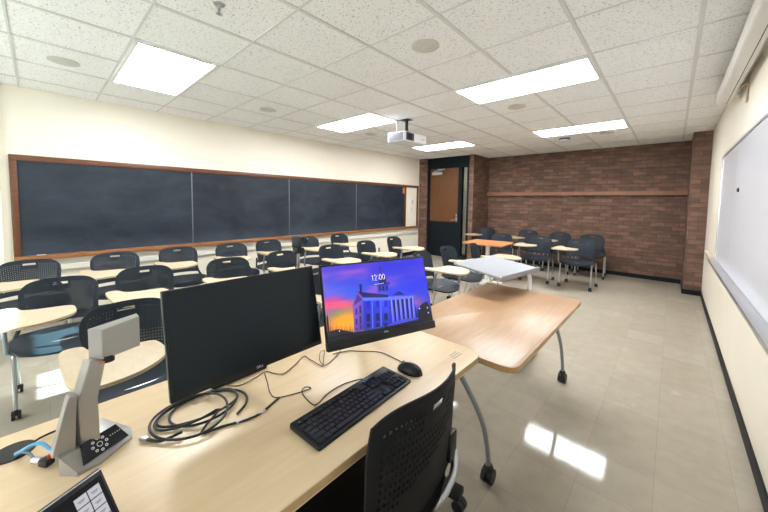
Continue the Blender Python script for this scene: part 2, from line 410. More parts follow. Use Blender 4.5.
for n, (x, y, lab) in enumerate(((-3.945, .187, 'above the left end of the chalkboard, beside the large light panel'), (-1.434, 2.0, 'nearest the camera, over the second desk'), (-3.94, 2.05, 'between the two light panels by the chalkboard'),
                   (-1.459, 3.95, 'just beyond the wide light panel at right'), (-3.946, 3.95, 'just beyond the light panel left of the projector'), (-.86, 6.28, 'furthest, near the brick wall'))):
    bm = new(); lathe(bm, [(.102, -.0005), (.104, -.006), (.094, -.010), (.02, -.012), (.0, -.012)], (0, 0, 0), 40)
    o = obj('ceiling_speaker', bm, M_spk); o.location = (x, y, CT); tag(o, 'round ceiling speaker grille '+lab, 'speaker', 'round ceiling speakers')
t = thing('sprinkler_head', 'small chrome sprinkler head hanging from the ceiling near the top edge', 'sprinkler', (-2.076, .773, CT))
bm = new(); lathe(bm, [(.032, 0), (.030, -.006), (.012, -.010), (.010, -.03)], (0, 0, 0), 24); obj('escutcheon', bm, M_chrome, t)
bm = new(); tube(bm, [(-.013, 0, -.028), (-.014, 0, -.045), (0, 0, -.056)], .002, 6); tube(bm, [(.013, 0, -.028), (.014, 0, -.045), (0, 0, -.056)], .002, 6); lathe(bm, [(.016, -.056), (.018, -.059), (0, -.060)], (0, 0, 0), 16); obj('deflector', bm, M_chrome, t)
bm = new(); cyl(bm, (0, 0, -.030), (0, 0, -.054), .003, 10); obj('glass_bulb', bm, M_red, t)
t = thing('smoke_detector', 'round white smoke detector with dark upper ring on the ceiling', 'smoke detector', (-1.49, 6.38, CT))
bm = new(); lathe(bm, [(.085, 0), (.085, -.022), (.078, -.024)], (0, 0, 0), 32); obj('base_ring', bm, M_navy, t)
bm = new(); lathe(bm, [(.082, -.024), (.088, -.034), (.075, -.052), (.0, -.054)], (0, 0, 0), 32); obj('cover', bm, M_white, t)
# projector
t = thing('projector', 'white projector hanging from the ceiling on a black pole mount', 'projector', (-2.86, 3.57, 2.295), math.radians(-1))
bm = new(); box(bm, (0, .03, .038), (.32, .50, .135), .016, seg=3); obj('body', bm, M_white, t)
bm = new(); lohi(bm, (-.135, -.2225, -.012), (.125, -.219, .090), .001)
for k in range(9): lohi(bm, (-.13, -.2245, -.006+k*.0105), (.12, -.222, -.001+k*.0105))
obj('side_grille', bm, mat('projector_grille', (.20, .21, .25), .5), t)
bm = new(); lohi(bm, (.158, -.19, -.014), (.1615, -.02, .090), .001); obj('lens_window', bm, M_black, t)
bm = new(); cyl(bm, (.160, -.105, .038), (.169, -.105, .038), .035); obj('lens', bm, mat('lens_glass', (.02, .02, .04), .08), t)
bm = new(); lohi(bm, (.158, .14, .030), (.1615, .22, .040)); obj('front_marking', bm, M_grey, t)
bm = new(); lathe(bm, [(.085, .108), (.088, .118), (.06, .135), (.03, .15), (.028, .16)], (0, 0, 0), 24); box(bm, (0, 0, .112), (.2, .26, .008), .002)
obj('mount_bracket', bm, M_black, t)
bm = new(); cyl(bm, (0, 0, .15), (0, 0, .300), .026); obj('mount_pole', bm, M_black, t)
bm = new(); box(bm, (0, 0, .304), (.14, .12, .006), .001); obj('ceiling_plate', bm, M_black, t)
bm = new(); tube(bm, smooth_path([(-.12, -.06, .11), (-.13, -.06, .2), (-.125, -.06, .302)]), .004, 8); box(bm, (-.125, -.06, .300), (.1, .03, .008), .002); cyl(bm, (-.125, -.06, .3), (-.125, -.06, .255), .010, 10)
obj('safety_cable', bm, M_grey, t)
# projection screen case on the right wall
t = thing('projection_screen', 'long white roll-up projection screen case mounted high on the right wall', 'projection screen', (.308, 4.52, 2.42))
bm = new(); prism(bm, closed_smooth([(-.042, .002), (.044, 0), (.046, .06), (.044, .118), (-.040, .118), (-.046, .06)], 5), 0, 4.4)
for v in bm.verts: v.co = Vector((v.co.x, -v.co.z, v.co.y))
obj('casing', bm, M_offwhite, t)
bm = new(); lohi(bm, (.010, -4.38, -.006), (.020, -.03, .006)); obj('screen_slot', bm, M_navy, t)
bm = new(); lohi(bm, (.024, -4.4, -.008), (.044, 0, .006), .003); obj('bottom_bar', bm, M_offwhite, t)
bm = new(); box(bm, (.068, -.62, .0), (.04, .06, .012), .002); box(bm, (.087, -.62, -.06), (.008, .06, .15), .002); obj('wall_bracket', bm, M_tan, t)

bm = new(); lohi(bm, (.046, -4.4, .07), (.0935, -.05, .10), .002); obj('mounting_rail', bm, M_offwhite, t)

# ------------------------------------------------------------------ chalkboard
t = thing('chalkboard', 'long dark slate chalkboard in a brown oak frame on the cream wall', 'chalkboard', (XL, 0, 0))
FR = .028
for a, b in ((-.15, 1.505), (1.515, 3.085), (3.095, 4.745), (4.755, 6.44)):
    bm = new(); lohi(bm, (.002, a, .79), (.014, b, 1.825)); obj('slate_panel', bm, M_chalk, t, 0)
for y in (1.51, 3.09, 4.75):
    bm = new(); lohi(bm, (.002, y-.007, .79), (.018, y+.007, 1.825), .002); obj('joint_strip', bm, mat('dull_joint', (.16, .18, .20), .4, .5), t)
bm = new(); lohi(bm, (0, -.205, 1.825), (FR, 7.05, 1.885), .004)
lohi(bm, (0, -.205, .76), (FR, -.15, 1.825), .004)
lohi(bm, (0, 6.44, .79), (FR, 6.51, 1.825), .004); lohi(bm, (0, 6.99, .79), (FR, 7.05, 1.825), .004); obj('frame', bm, M_frame, t)
bm = new(); lohi(bm, (0, -.205, .742), (.085, 7.08, .792), .008); obj('chalk_tray', bm, M_tray, t)
bm = new(); lohi(bm, (.014, 6.37, 1.66), (.026, 6.44, 1.81), .002); obj('map_clip', bm, M_gold, t)
bm = new(); cyl(bm, (.06, .06, .797), (.06, .13, .797), .005, 8); tag(obj('chalk_stick', bm, M_white), 'white chalk stick lying at the near end of the chalk tray', 'chalk').location = (XL, -.1, 0)
t = thing('thermostat', 'small white thermostat on the wall between chalkboard and brick', 'thermostat', (XL, 6.775, 1.43))
bm = new(); box(bm, (.015, 0, 0), (.03, .075, .12), .006); obj('cover', bm, M_white, t)
bm = new(); box(bm, (.031, 0, .02), (.002, .045, .03)); obj('display', bm, M_grey, t)
t = thing('light_switch', 'cream light switch plate below the thermostat', 'light switch', (XL, 6.775, 1.24))
bm = new(); box(bm, (.004, 0, 0), (.008, .07, .115), .002); obj('plate', bm, M_ledge, t)
bm = new(); box(bm, (.012, 0, 0), (.014, .012, .025), .002); obj('toggle', bm, M_white, t)
t = thing('power_outlet', 'steel power outlet plate low on the wall below the chalkboard', 'outlet', (XL, 5.515, .27))
bm = new(); box(bm, (.004, 0, 0), (.008, .07, .115), .002); obj('plate', bm, M_grey, t)
bm = new(); box(bm, (.009, 0, .022), (.004, .03, .028), .003); box(bm, (.009, 0, -.022), (.004, .03, .028), .003); obj('sockets', bm, M_black, t)

# ------------------------------------------------------------------ whiteboard
t = thing('whiteboard', 'large whiteboard in an aluminium frame along the right wall', 'whiteboard', (XR, 0, 0))
WB0, WB1 = -1.6, 5.20
for a, b in ((WB0, 1.2), (1.2, 4.05), (4.05, WB1)):
    bm = new(); lohi(bm, (-.014, a+.001, .84), (-.002, b-.001, 1.98)); obj('board_panel', bm, M_wboard, t, 0)
bm = new(); lohi(bm, (-.022, WB0, 1.975), (0, WB1+.015, 2.0), .003); lohi(bm, (-.022, WB1, .84), (0, WB1+.015, 1.975), .003); obj('frame', bm, M_alu, t)
bm = new(); lohi(bm, (-.080, WB0, .822), (-.0, WB1+.01, .838), .003); lohi(bm, (-.083, WB0, .822), (-.078, WB1+.01, .852), .002); obj('marker_tray', bm, M_alu, t)
bm = new(); lathe(bm, [(.018, 0), (.018, .008), (.013, .012), (0, .013)], (0, 0, 0), 20)
o = obj('magnet', bm, M_navy); o.rotation_euler = (0, -PI/2, 0); o.location = (XR-.014, 3.85, 1.572); tag(o, 'small dark blue round magnet on the whiteboard', 'magnet')

# ------------------------------------------------------------------ tablet-arm chairs (face +X, right hand towards -Y)
def back_point(u, v, th=0., W=.218, z0=.505, Hh=.322, curl=.055, rake=.24):
    lat = W*u*(1-.16*max(0, v-.75)-.10*(1-v))
    z = z0+v*Hh-(.055*abs(u)**7+.012*u*u)*v*v
    x = curl*u*u - rake*(z-z0) - .185 - .02*(1-v)*(1-u*u)
    return Vector((x-th, lat, z))
def make_back(near=False):
    bm = new(); nu, nv = 30, 18
    front = {}; rear = {}
    def gv(d, i, j, th):
        if (i, j) not in d: d[(i, j)] = bm.verts.new(back_point(-1+2*i/nu, j/nv, th))
        return d[(i, j)]
    TH = .006
    def slot(i, j): return j == 15 and abs(i-(nu-1)/2) <= (1.6 if near else 2.6)
    solid = set()
    for i in range(nu):
        for j in range(nv):
            if slot(i, j): continue
            solid.add((i, j))
            F = [gv(front, i, j, 0), gv(front, i+1, j, 0), gv(front, i+1, j+1, 0), gv(front, i, j+1, 0)]
            Rr = [gv(rear, i, j, TH), gv(rear, i+1, j, TH), gv(rear, i+1, j+1, TH), gv(rear, i, j+1, TH)]
            hole = 2 <= i < nu-2 and 2 <= j < nv-2 and not (j >= 13 and abs(i-(nu-1)/2) < 4)
            if near: hole = hole and j >= 11-8*i/nu
            if not hole:
                bm.faces.new(F[::-1]); bm.faces.new(Rr); continue
            rad = .22-.10*j/nv if not near else .33
            rings = []
            for th in (0, TH):
                ring = []
                for k in range(8):
                    a = 2*PI*(k+.5)/8 - 3*PI/4 - PI/8
                    uu = (i+.5+rad*math.cos(a)); vv = (j+.5+rad*math.sin(a))
                    ring.append(bm.verts.new(back_point(-1+2*uu/nu, vv/nv, th)))
                rings.append(ring)
            for th, (Q, ring) in enumerate(((F, rings[0]), (Rr, rings[1]))):
                for c in range(4):
                    a, b = ring[(2*c) % 8], ring[(2*c+1) % 8]; d = ring[(2*c+2) % 8]
                    f1 = (Q[c], Q[(c+1) % 4], d, b); f2 = (Q[c], b, a)
                    for f in (f1, f2): bm.faces.new(f if th else f[::-1])
            for k in range(8): bm.faces.new((rings[0][k], rings[0][(k+1) % 8], rings[1][(k+1) % 8], rings[1][k]))
    for (i, j) in solid:
        for di, dj, a, b in ((-1, 0, (i, j), (i, j+1)), (1, 0, (i+1, j+1), (i+1, j)), (0, -1, (i+1, j), (i, j)), (0, 1, (i, j+1), (i+1, j+1))):
            if (i+di, j+dj) not in solid:
                bm.faces.new((front[a], front[b], rear[b], rear[a]))
    return bm
def make_seat():
    bm = new(); n, m = 14, 14; g = []
    for th in (0, 1):
        L = []
        for i in range(n+1):
            row = []
            for j in range(m+1):
                a, b = -1+2*i/n, -1+2*j/m
                # square to rounded map
                x = a*math.sqrt(1-.38*b*b); y = b*math.sqrt(1-.38*a*a)
                z = .455 - .018*(1-x*x)*(1-y*y) + .012*y*y - .045*max(0, x-.45)**1.6*1.4 + .02*max(0, -x-.5)
                row.append(bm.verts.new((.02+x*.245, y*.262, z-th*.014)))
            L.append(row)
        g.append(L)
    for i in range(n):
        for j in range(m):
            bm.faces.new((g[0][i][j], g[0][i+1][j], g[0][i+1][j+1], g[0][i][j+1])); bm.faces.new((g[1][i][j], g[1][i][j+1], g[1][i+1][j+1], g[1][i+1][j]))
    for i in range(n):
        for j0 in (0, m): bm.faces.new((g[0][i][j0], g[0][i+1][j0], g[1][i+1][j0], g[1][i][j0]))
    for j in range(m):
        for i1 in (0, n): bm.faces.new((g[0][i1][j], g[0][i1][j+1], g[1][i1][j+1], g[1][i1][j]))
    return bm
def caster_bm(x, y):
    bm = new()
    for s in (-.013, .013): 
        cyl(bm, (x-.01, y+s-.008, .029), (x-.01, y+s+.008, .029), .029, 20)
    box(bm, (x-.004, y, .045), (.036, .012, .026), .004); cyl(bm, (x, y, .045), (x, y, .075), .011, 12)
    return bm
FW, RW_, LY = .13, -.29, .235
def make_chair(label, group):
    t = thing('tablet_arm_chair', label, 'chair', (0, 0, 0), 0, group)
    obj('seat', make_seat(), M_chair, t, 50)
    obj('backrest', make_back(), M_chair, t, 40)
    bm = new()
    for s in (-1, 1):
        tube(bm, fillet([(-.183, s*.20, .575), (-.165, s*.215, .50), (-.13, s*.235, .452), (-.02, s*.245, .444)], .03), .012, 8)
    pts = [(-.196+.0, -.20, .50)]+[(-.205-.012*(1-(k/4)**2), .20*k/4, .535+.0*k) for k in range(-3, 4)]+[(-.196, .20, .50)]
    tube(bm, smooth_path(pts, 3), .011, 8)
    obj('back_bracket', bm, M_black, t)
    for s in (-1, 1):
        bm = new(); tube(bm, fillet([(-.06, s*LY, .437), (.085, s*LY, .437), (FW, s*LY, .07)], .05), .0115, 10); obj('leg', bm, M_chrome, t)
        bm = new(); tube(bm, fillet([(.0, s*LY, .437), (-.19, s*LY, .437), (RW_, s*LY, .07)], .06), .0115, 10); obj('leg', bm, M_chrome, t)
        for x in (FW, RW_): obj('caster', caster_bm(x, s*LY), M_rubber, t)
    bm = new()
    for x in (.06, -.13): tube(bm, [(x, -LY, .43), (x, LY, .43)], .010, 8)
    obj('seat_rail', bm, M_chrome, t)
    # writing tablet on its post (right hand side)
    bm = new(); tube(bm, fillet([(.10, -LY, .425), (.105, -.262, .44), (.15, -.265, .672), (.27, -.20, .672)], .03), .0125, 10)
    box(bm, (.25, -.18, .672), (.20, .12, .010), .002); obj('tablet_post', bm, M_grey, t)
    poly = closed_smooth([(-.03, -.29), (-.03, -.22), (.06, -.195), (.105, -.12), (.13, .02), (.17, .05), (.29, .055), (.38, .02), (.455, -.08), (.475, -.19), (.455, -.265), (.37, -.30), (.10, -.305)], 5)
    bm = new(); prism(bm, poly, .679, .695, .003, 2, edge_mi=1); obj('writing_tablet', bm, [M_tablet, M_tablet_edge], t, 35)
    return t
# origin x = back_top_x + .245
OFF = .245
GA, GB, GC, GK = 'chairs along the chalkboard wall', 'chairs in the middle row', 'chairs in the row nearest the desks', 'chairs gathered by the brick wall'
chair0 = None
def place(x, y, rz, label, group):
    global chair0
    if chair0 is None:
        chair0 = make_chair(label, group); chair0.location = (x, y, 0); chair0.rotation_euler = (0, 0, rz); return chair0
    return dup(chair0, (x, y, 0), rz, label, group)
rnd = random.Random(3)
ordn = ['first', 'second', 'third', 'fourth', 'fifth', 'sixth', 'seventh', 'eighth']
A = [(-4.58, -.08), (-4.607, .546), (-4.62, 1.166), (-4.55, 1.78), (-4.61, 2.37), (-4.58, 3.045), (-4.62, 3.77)]
B = [(-3.42, .085), (-3.48, .622), (-3.42, 1.296), (-3.46, 1.95), (-3.51, 2.708), (-3.53, 3.414), (-3.61, 4.18)]
Cc = [(-2.36, .335), (-2.33, 1.66), (-2.32, 2.42), (-2.30, 3.185), (-2.32, 3.83), (-2.23, 4.458)]
Arz = [2, -2, 1, -1, 3, -1, 2]; Brz = [0, 2, -2, 2, 1, 4, 6]; Crz = [2, 2, 0, 4, 2, 12]
labA = ['charcoal tablet-arm chair at the near end of the chalkboard, leftmost of its row', 'dark chair against the chalkboard, second from the left end of its row', 'dark chair below the chalkboard, third from the left in the wall row',
        'dark chair below the second board panel, fourth in the wall row', 'dark chair below the chalkboard, fifth in the wall row, left of the webcam', 'dark chair partly behind the webcam in the row along the chalkboard', 'dark chair below the third chalkboard panel, furthest in the wall row']
labB = ['large blue-grey chair at far left with sunlight on its seat and tablet', 'blue-grey chair with pale slot left of the black monitor, second in the middle row', 'dark grey chair seen above the top edge of black monitor, middle row',
        'dark grey chair just left of the webcam pole, middle row', 'dark grey chair right of the webcam, rising behind the two monitors', 'dark grey chair above the lit monitor with pale slot, in front of the outlet', 'dark grey chair furthest in the middle row, nearest the thermostat']
labC = ['large dark perforated chair right behind the document camera', 'dark chair glimpsed in the gap between the two monitors', 'dark chair mostly hidden behind the lit monitor',
        'dark chair just right of the lit monitor, in front of the door', 'dark chair with round seat in front of the black door panel', 'dark chair at the end of its row, just behind the slanted lectern top']
for (x, y), a, l in zip(A, Arz, labA): place(x+OFF, y, math.radians(a), l, GA)
for (x, y), a, l in zip(B, Brz, labB): place(x+OFF, y, math.radians(a), l, GB)
for (x, y), a, l in zip(Cc, Crz, labC): place(x+OFF, y, math.radians(a), l, GC)
K = [(-3.36, 7.50, -90, 'dark chair in the brick corner beside the door pier, leftmost of the back row'), (-2.50, 6.28, -92, 'dark chair just behind the orange table by the brick wall'), (-2.42, 7.62, -90, 'dark chair against the brick wall, second from the door pier'),
     (-1.83, 6.45, -88, 'dark chair in the middle of the front row by the brick wall'), (-1.76, 7.60, -90, 'dark chair against the brick wall, third from the door pier'),
     (-1.17, 6.47, -93, 'dark chair in front at the right end of the brick wall group'), (-1.16, 7.58, -86, 'dark chair at right end touching the brick wall, without view of its tablet')]
for x, y, a, l in K:
    place(x, y-OFF, math.radians(a), l, GK)

# ------------------------------------------------------------------ instructor chair (faces -X)
t = thing('swivel_chair', 'black perforated swivel chair tucked under the instructor desk in the foreground', 'chair', (-.735, .765, 0), PI+math.radians(2))
# seat
obj('seat', make_seat(), M_chair_near, t, 50)
# taller back shell
_bp = back_point
def back_point(u, v, th=0.):
    z = .47+v*.435-(.055*abs(u)**5)*v*v
    lat = (.232-.08*max(0, v-.8)+.0*(1-v))*u
    x = .070*u*u*(.4+.6*v) - .17*(z-.46) - .185 - .01*(1-v)
    return Vector((x-th, lat, z))
obj('backrest', make_back(True), M_chair_near, t, 40)
back_point = _bp
bm = new()
for s in (-1, 1):
    tube(bm, fillet([(-.185, s*.215, .555), (-.200, s*.228, .515), (-.215, s*.195, .475), (-.215, s*.09, .43), (-.13, s*.03, .405), (0, 0, .405)], .05, 7), .014, 12)
obj('frame_tube', bm, M_chrome, t)
for s in (-1, 1):
    bm = new(); box(bm, (-.195, s*.205, .56), (.02, .05, .11), .008); obj('frame_clamp', bm, M_black, t)
bm = new(); cyl(bm, (0, 0, .12), (0, 0, .42), .022); cyl(bm, (0, 0, .12), (0, 0, .25), .032); box(bm, (.02, 0, .42), (.20, .18, .03), .01); obj('gas_lift', bm, M_black, t)
a0 = math.radians(-109)
for k in range(5):
    a = a0+2*PI*k/5; d = Vector((math.cos(a), math.sin(a), 0)); bm = new()
    rot = Matrix.Rotation(a, 3, 'Z') @ Matrix.Rotation(math.radians(5), 3, 'Y')
    box(bm, Vector((0, 0, .105))+d*.165, (.33, .055, .035), .010, rot)
    ob = obj('star_base_arm', bm, M_black, t)
    c = d*.335; bm = new(); n = Vector((-d.y, d.x, 0))
    for s in (-.016, .016): cyl(bm, (c+n*(s-.010)+Vector((0, 0, .03))), (c+n*(s+.010)+Vector((0, 0, .03))), .030, 20)
    cyl(bm, c+Vector((0, 0, .04)), c+Vector((0, 0, .095)), .011, 12); obj('caster', bm, M_rubber, ob)
    if k == 0: pass

# ------------------------------------------------------------------ desks
def tleg(top, foot, mid):
    bm = new(); dy = foot[1]-top[1]
    tube(bm, smooth_path([top, (mid[0], top[1]+dy*.33, .53), (mid[0], top[1]+dy*.72, .35), (mid[0], top[1]+dy*.92, .19), (foot[0], foot[1], .07)], 6), .0125, 14); return bm
def tcaster(x, y):
    bm = new()
    for s in (-.017, .017): cyl(bm, (x+s-.010, y, .037), (x+s+.010, y, .037), .037, 24)
    box(bm, (x, y, .055), (.018, .05, .045), .008); lathe(bm, [(.021, .06), (.023, .085), (.018, .095)], (x, y, 0), 16)
    return bm
t = thing('instructor_desk', 'long pale maple instructor desk holding monitors and keyboard', 'desk', (0, 0, 0))
bm = new(); prism(bm, [(x, y+(.0 if y < 1 else .012*math.cos((x+1.01)/.39*PI/2))) for x, y in rrect(-1.405, -.50, -.618, 1.372, .065, 8)], .707, .737, .004, 2, edge_mi=1)
obj('desktop', bm, [M_maple, M_maple_edge], t, 35)
for sx, y0, y1, ym in ((-1, 1.22, 1.515, 1.42), (1, 1.22, 1.515, 1.42), (-1, -.3, -.55, -.48), (1, -.3, -.55, -.48)):
    x = -.632 if sx > 0 else -1.36; o = obj('leg', tleg((x-.03*sx, y0, .70), (x, y1), (x, ym, .36)), M_grey, t)
    obj('caster', tcaster(x, y1), M_rubber, o)
bm = new(); lohi(bm, (-1.33, -.32, .665), (-.69, -.28, .706), .004); lohi(bm, (-1.33, 1.19, .665), (-.69, 1.23, .706), .004); lohi(bm, (-1.03, -.3, .67), (-.99, 1.2, .70), .004); obj('under_frame', bm, M_black, t)
bm = new(); lohi(bm, (-1.36, -.3, .36), (-1.345, 1.15, .69), .002); obj('modesty_panel', bm, M_black, t)
bm = new()
for r in range(3): lohi(bm, (-.72+r*.014, 1.24-r*.005, .737), (-.716+r*.014, 1.30, .7375))
obj('printed_marking', bm, M_grey_ink, t, 0, 'three faint grey lines of tiny print')
t = thing('side_table', 'warm maple flip-top table beyond the instructor desk', 'table', (0, 0, 0))
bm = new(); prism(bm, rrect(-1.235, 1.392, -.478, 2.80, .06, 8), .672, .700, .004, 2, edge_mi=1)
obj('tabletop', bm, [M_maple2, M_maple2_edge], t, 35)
for sx, y0, y1, ym in ((-1, 2.42, 2.81, 2.66), (1, 2.42, 2.81, 2.66), (-1, 1.75, 1.66, 1.68),):
    x = -.59 if sx > 0 else -1.14; o = obj('leg', tleg((x, y0, .665), (x, y1), (x, ym, .25)), M_grey, t)
    obj('caster', tcaster(x, y1), M_rubber, o)
bm = new(); lohi(bm, (-1.16, 2.38, .635), (-.57, 2.43, .671), .004); lohi(bm, (-1.16, 1.73, .635), (-.57, 1.77, .671), .004); lohi(bm, (-.88, 1.75, .64), (-.84, 2.4, .668), .004); obj('under_frame', bm, M_black, t)

# orange table at the back
t = thing('folding_table', 'small orange wood table on a white pedestal among the back chairs', 'table', (-2.42, 5.42, 0), math.radians(4))
bm = new(); prism(bm, rrect(-.35, -.33, .35, .33, .03, 4), .712, .74, .003, 2); obj('tabletop', bm, M_orange, t)
bm = new(); cyl(bm, (0, 0, .05), (0, 0, .71), .038); obj('pedestal', bm, M_offwhite, t)
bm = new(); box(bm, (0, 0, .03), (.55, .06, .035), .01); box(bm, (0, 0, .03), (.06, .55, .035), .01); obj('base', bm, M_offwhite, t)

# lectern with slanted light top
Bp, Rp, Ap = Vector((-.925, 2.355, .868)), Vector((-.842, 2.972, .868)), Vector((-1.44, 2.54, .922))
t = thing('slanted_lectern', 'light grey slanted lectern top on a bent steel post behind the side table', 'lectern', (-.91, 2.93, 0))
ex = (Rp-Bp).normalized(); ey = (Ap-Bp); ey = (ey-ex*ey.dot(ex)).normalized(); ez = ex.cross(ey)
Rm = Matrix((ex, ey, ez)).transposed().to_4x4(); Mt = Matrix.Translation(Bp-Vector((-.91, 2.93, 0))) @ Rm
bm = new(); prism(bm, rrect(0, 0, .625, .47, .02, 4), -.018, 0, .004); 
o = obj('slanted_top', bm, M_lect, t, 0); o.matrix_local = Mt
bm = new(); lohi(bm, (0, -.001, -.03), (.625, .012, .014), .004)
for v in bm.verts: pass
o = obj('book_stop', bm, M_lect, t); o.matrix_local = Mt
bm = new(); tube(bm, fillet([(0, 0, .06), (0, 0, .80), (-.03, -.05, .845), (-.12, -.14, .850), (-.25, -.22, .865)], .05), .017, 14); obj('post', bm, M_offwhite, t)
bm = new(); box(bm, (-.20, -.19, .858), (.16, .16, .02), .004); obj('tilt_bracket', bm, M_grey, t)
bm = new(); box(bm, (0, -.0, .06), (.06, .46, .03), .01); box(bm, (-.2, 0, .06), (.42, .06, .03), .01); o = obj('base', bm, M_offwhite, t)
for x, y in ((0, .2), (0, -.2), (-.38, 0)):
    bm = new(); cyl(bm, (x-.012, y, .024), (x+.012, y, .024), .024, 16); obj('caster', bm, M_rubber, o)

# ------------------------------------------------------------------ monitors
def monitor(name, label, base, cpos, yaw, tilt, W, Hh, on):
    base = Vector(base)
    t = thing(name, label, 'monitor', base, yaw)
    Ri = Matrix.Rotation(-yaw, 4, 'Z'); c = Ri @ (Vector(cpos)-base)
    Mt = Matrix.Translation(c) @ Matrix.Rotation(-tilt, 4, 'X')
    bm = new(); box(bm, (0, .009, 0), (W, .018, Hh), .003); o = obj('housing', bm, M_black, t); o.matrix_local = Mt
    bm = new(); box(bm, (0, .030, -.01), (W*.55, .035, Hh*.55), .015, seg=3); o2 = obj('rear_cover', bm, M_blackmat, t); o2.matrix_local = Mt
    bar = .034 if on else .016
    bz = -Hh/2+bar; bw = .006
    if on:
        bm = new(); box(bm, (0, .004, -Hh/2+.016), (W+.002, .03, .034), .004); o3 = obj('speaker_bar', bm, M_blackmat, t); o3.matrix_local = Mt
    neck_bot = Vector((0, .02, .012)); head = Mt @ Vector((0, .05, -.02))
    bm = new(); tube(bm, [neck_bot, Vector((0, head.y+.03, head.z-.06)), head], .022, 12, .5); obj('neck', bm, M_black, t)
    bm = new(); prism(bm, rrect(-.11, -.09, .11, .09, .015, 4), .0005, .012, .003); obj('stand_base', bm, M_black, t)
    return t, Mt, bz, bw
tm, Mt, bz, bw = monitor('monitor', 'large black monitor with its screen switched off', (-1.30, .51, .737), (-1.078, .505, 1.002), 1.59, .204, .54, .326, False)
bm = new(); lohi(bm, (-.27+bw, -.0012, -.163+.016), (.27-bw, .001, .163-bw)); o = obj('screen', bm, M_screen_off, tm, 0); o.matrix_local = Mt
text_obj('brand_mark', 'DELL', .011, Mt @ Matrix.Translation((0, -.0008, -.1555)) @ Matrix.Rotation(PI/2, 4, 'X'), M_white_ink, tm)

MW, MH = .54, .345
tm, Mt, bz, bw = monitor('monitor', 'monitor showing a columned stone building at sunset and the time', (-1.19, 1.10, .737), (-.950, 1.026, 1.000), 1.262, .295, MW, MH, True)
text_obj('brand_mark', 'DELL', .011, Mt @ Matrix.Translation((0, -.0115, -MH/2+.0375-.007)) @ Matrix.Rotation(PI/2, 4, 'X'), M_white_ink, tm)
# picture on the screen: vertex coloured mesh
def solve_h(src, dst):
    A_ = []; 
    for (x, y), (u, v) in zip(src, dst):
        A_.append([x, y, 1, 0, 0, 0, -u*x, -u*y, u]); A_.append([0, 0, 0, x, y, 1, -v*x, -v*y, v])
    n = 8
    for i in range(n):
        p = max(range(i, n), key=lambda r: abs(A_[r][i])); A_[i], A_[p] = A_[p], A_[i]
        for r in range(n):
            if r != i:
                f = A_[r][i]/A_[i][i]
                A_[r] = [a-f*b for a, b in zip(A_[r], A_[i])]
    h = [A_[i][8]/A_[i][i] for i in range(n)]
    return lambda x, y: ((h[0]*x+h[1]*y+h[2])/(h[6]*x+h[7]*y+1), (h[3]*x+h[4]*y+h[5])/(h[6]*x+h[7]*y+1))
hm = solve_h([(14, 78), (518, 36), (574, 358), (36, 478)], [(0, 1), (1, 1), (1, 0), (0, 0)])
SW, SH = MW-2*bw, MH-bw-.036
def sp(u, v, d=0.): return Vector((-SW/2+u*SW, -.0015-d, bz+v*SH))
def s2l(c): return tuple(((x/255)/12.92 if x/255 <= .04045 else ((x/255+.055)/1.055)**2.4) for x in c)
bm = new(); cl = bm.loops.layers.color.new('Col')
def face(vs, col, cols=None):
    f = bm.faces.new([bm.verts.new(v) for v in vs])
    for k, l in enumerate(f.loops):
        c = s2l(cols[k] if cols else col); l[cl] = (*c, 1)
    return f
def sky(u, v):
    def mix(a, b, t): t = max(0, min(1, t)); return [p+(q-p)*t for p, q in zip(a, b)]
    top = mix((150, 132, 225), (92, 86, 232), u); mid = mix((120, 185, 245), (92, 120, 238), u*1.1)
    c = mix(mid, top, (v-.45)/.5)
    n = noise.noise(Vector((u*2.2+v*1.5, v*6.5-u*2.0, .3)))+.5*noise.noise(Vector((u*6+3, v*14, 1.3)))
    c = mix(c, (205, 150, 225) if v > .5 else (240, 165, 195), max(0, n+.2)*1.5*(1-.55*u))
    d = math.hypot((u-.18)/.30, (v-.22)/.26)
    c = mix(c, (255, 205, 100), max(0, 1-d)*1.35)
    if .3 < v < .6: c = mix(c, (240, 130, 170), max(0, 1-u*2.4)*.6*max(0, n+.3))
    return c
NX, NY = 60, 40
for i in range(NX):
    for j in range(NY):
        q = [(i/NX, j/NY), ((i+1)/NX, j/NY), ((i+1)/NX, (j+1)/NY), (i/NX, (j+1)/NY)]
        face([sp(*p) for p in q], None, [sky(*p) for p in q])
lay = [0]
def P(pts, col, cols=None):
    lay[0] += 1; d = .00004*lay[0]
    br_ = lambda c_: tuple(min(255, k_*1.12+8) for k_ in c_) if max(c_) > 60 else c_
    col = br_(col) if col else col; cols = [br_(c_) for c_ in cols] if cols else cols
    q = [hm(x, y) for x, y in pts]; q = [(min(1, max(0, u)), min(1, max(0, v))) for u, v in q]
    face([sp(u, v, d) for u, v in q], col, cols)
P([(20, 420), (90, 402), (172, 420), (172, 450), (32, 480)], (50, 35, 70))
for k in range(16): # bare trees left
    x = 40+k*8; P([(x, 430), (x+2, 395-12*(k % 3)-(30 if k < 2 else 0)), (x+5, 430)], (70, 35, 60))
P([(30, 340), (36, 320), (40, 345), (46, 420), (34, 425)], (90, 45, 70))
P([(496, 300), (520, 270), (545, 258), (560, 290), (572, 340), (498, 352)], (22, 22, 62))
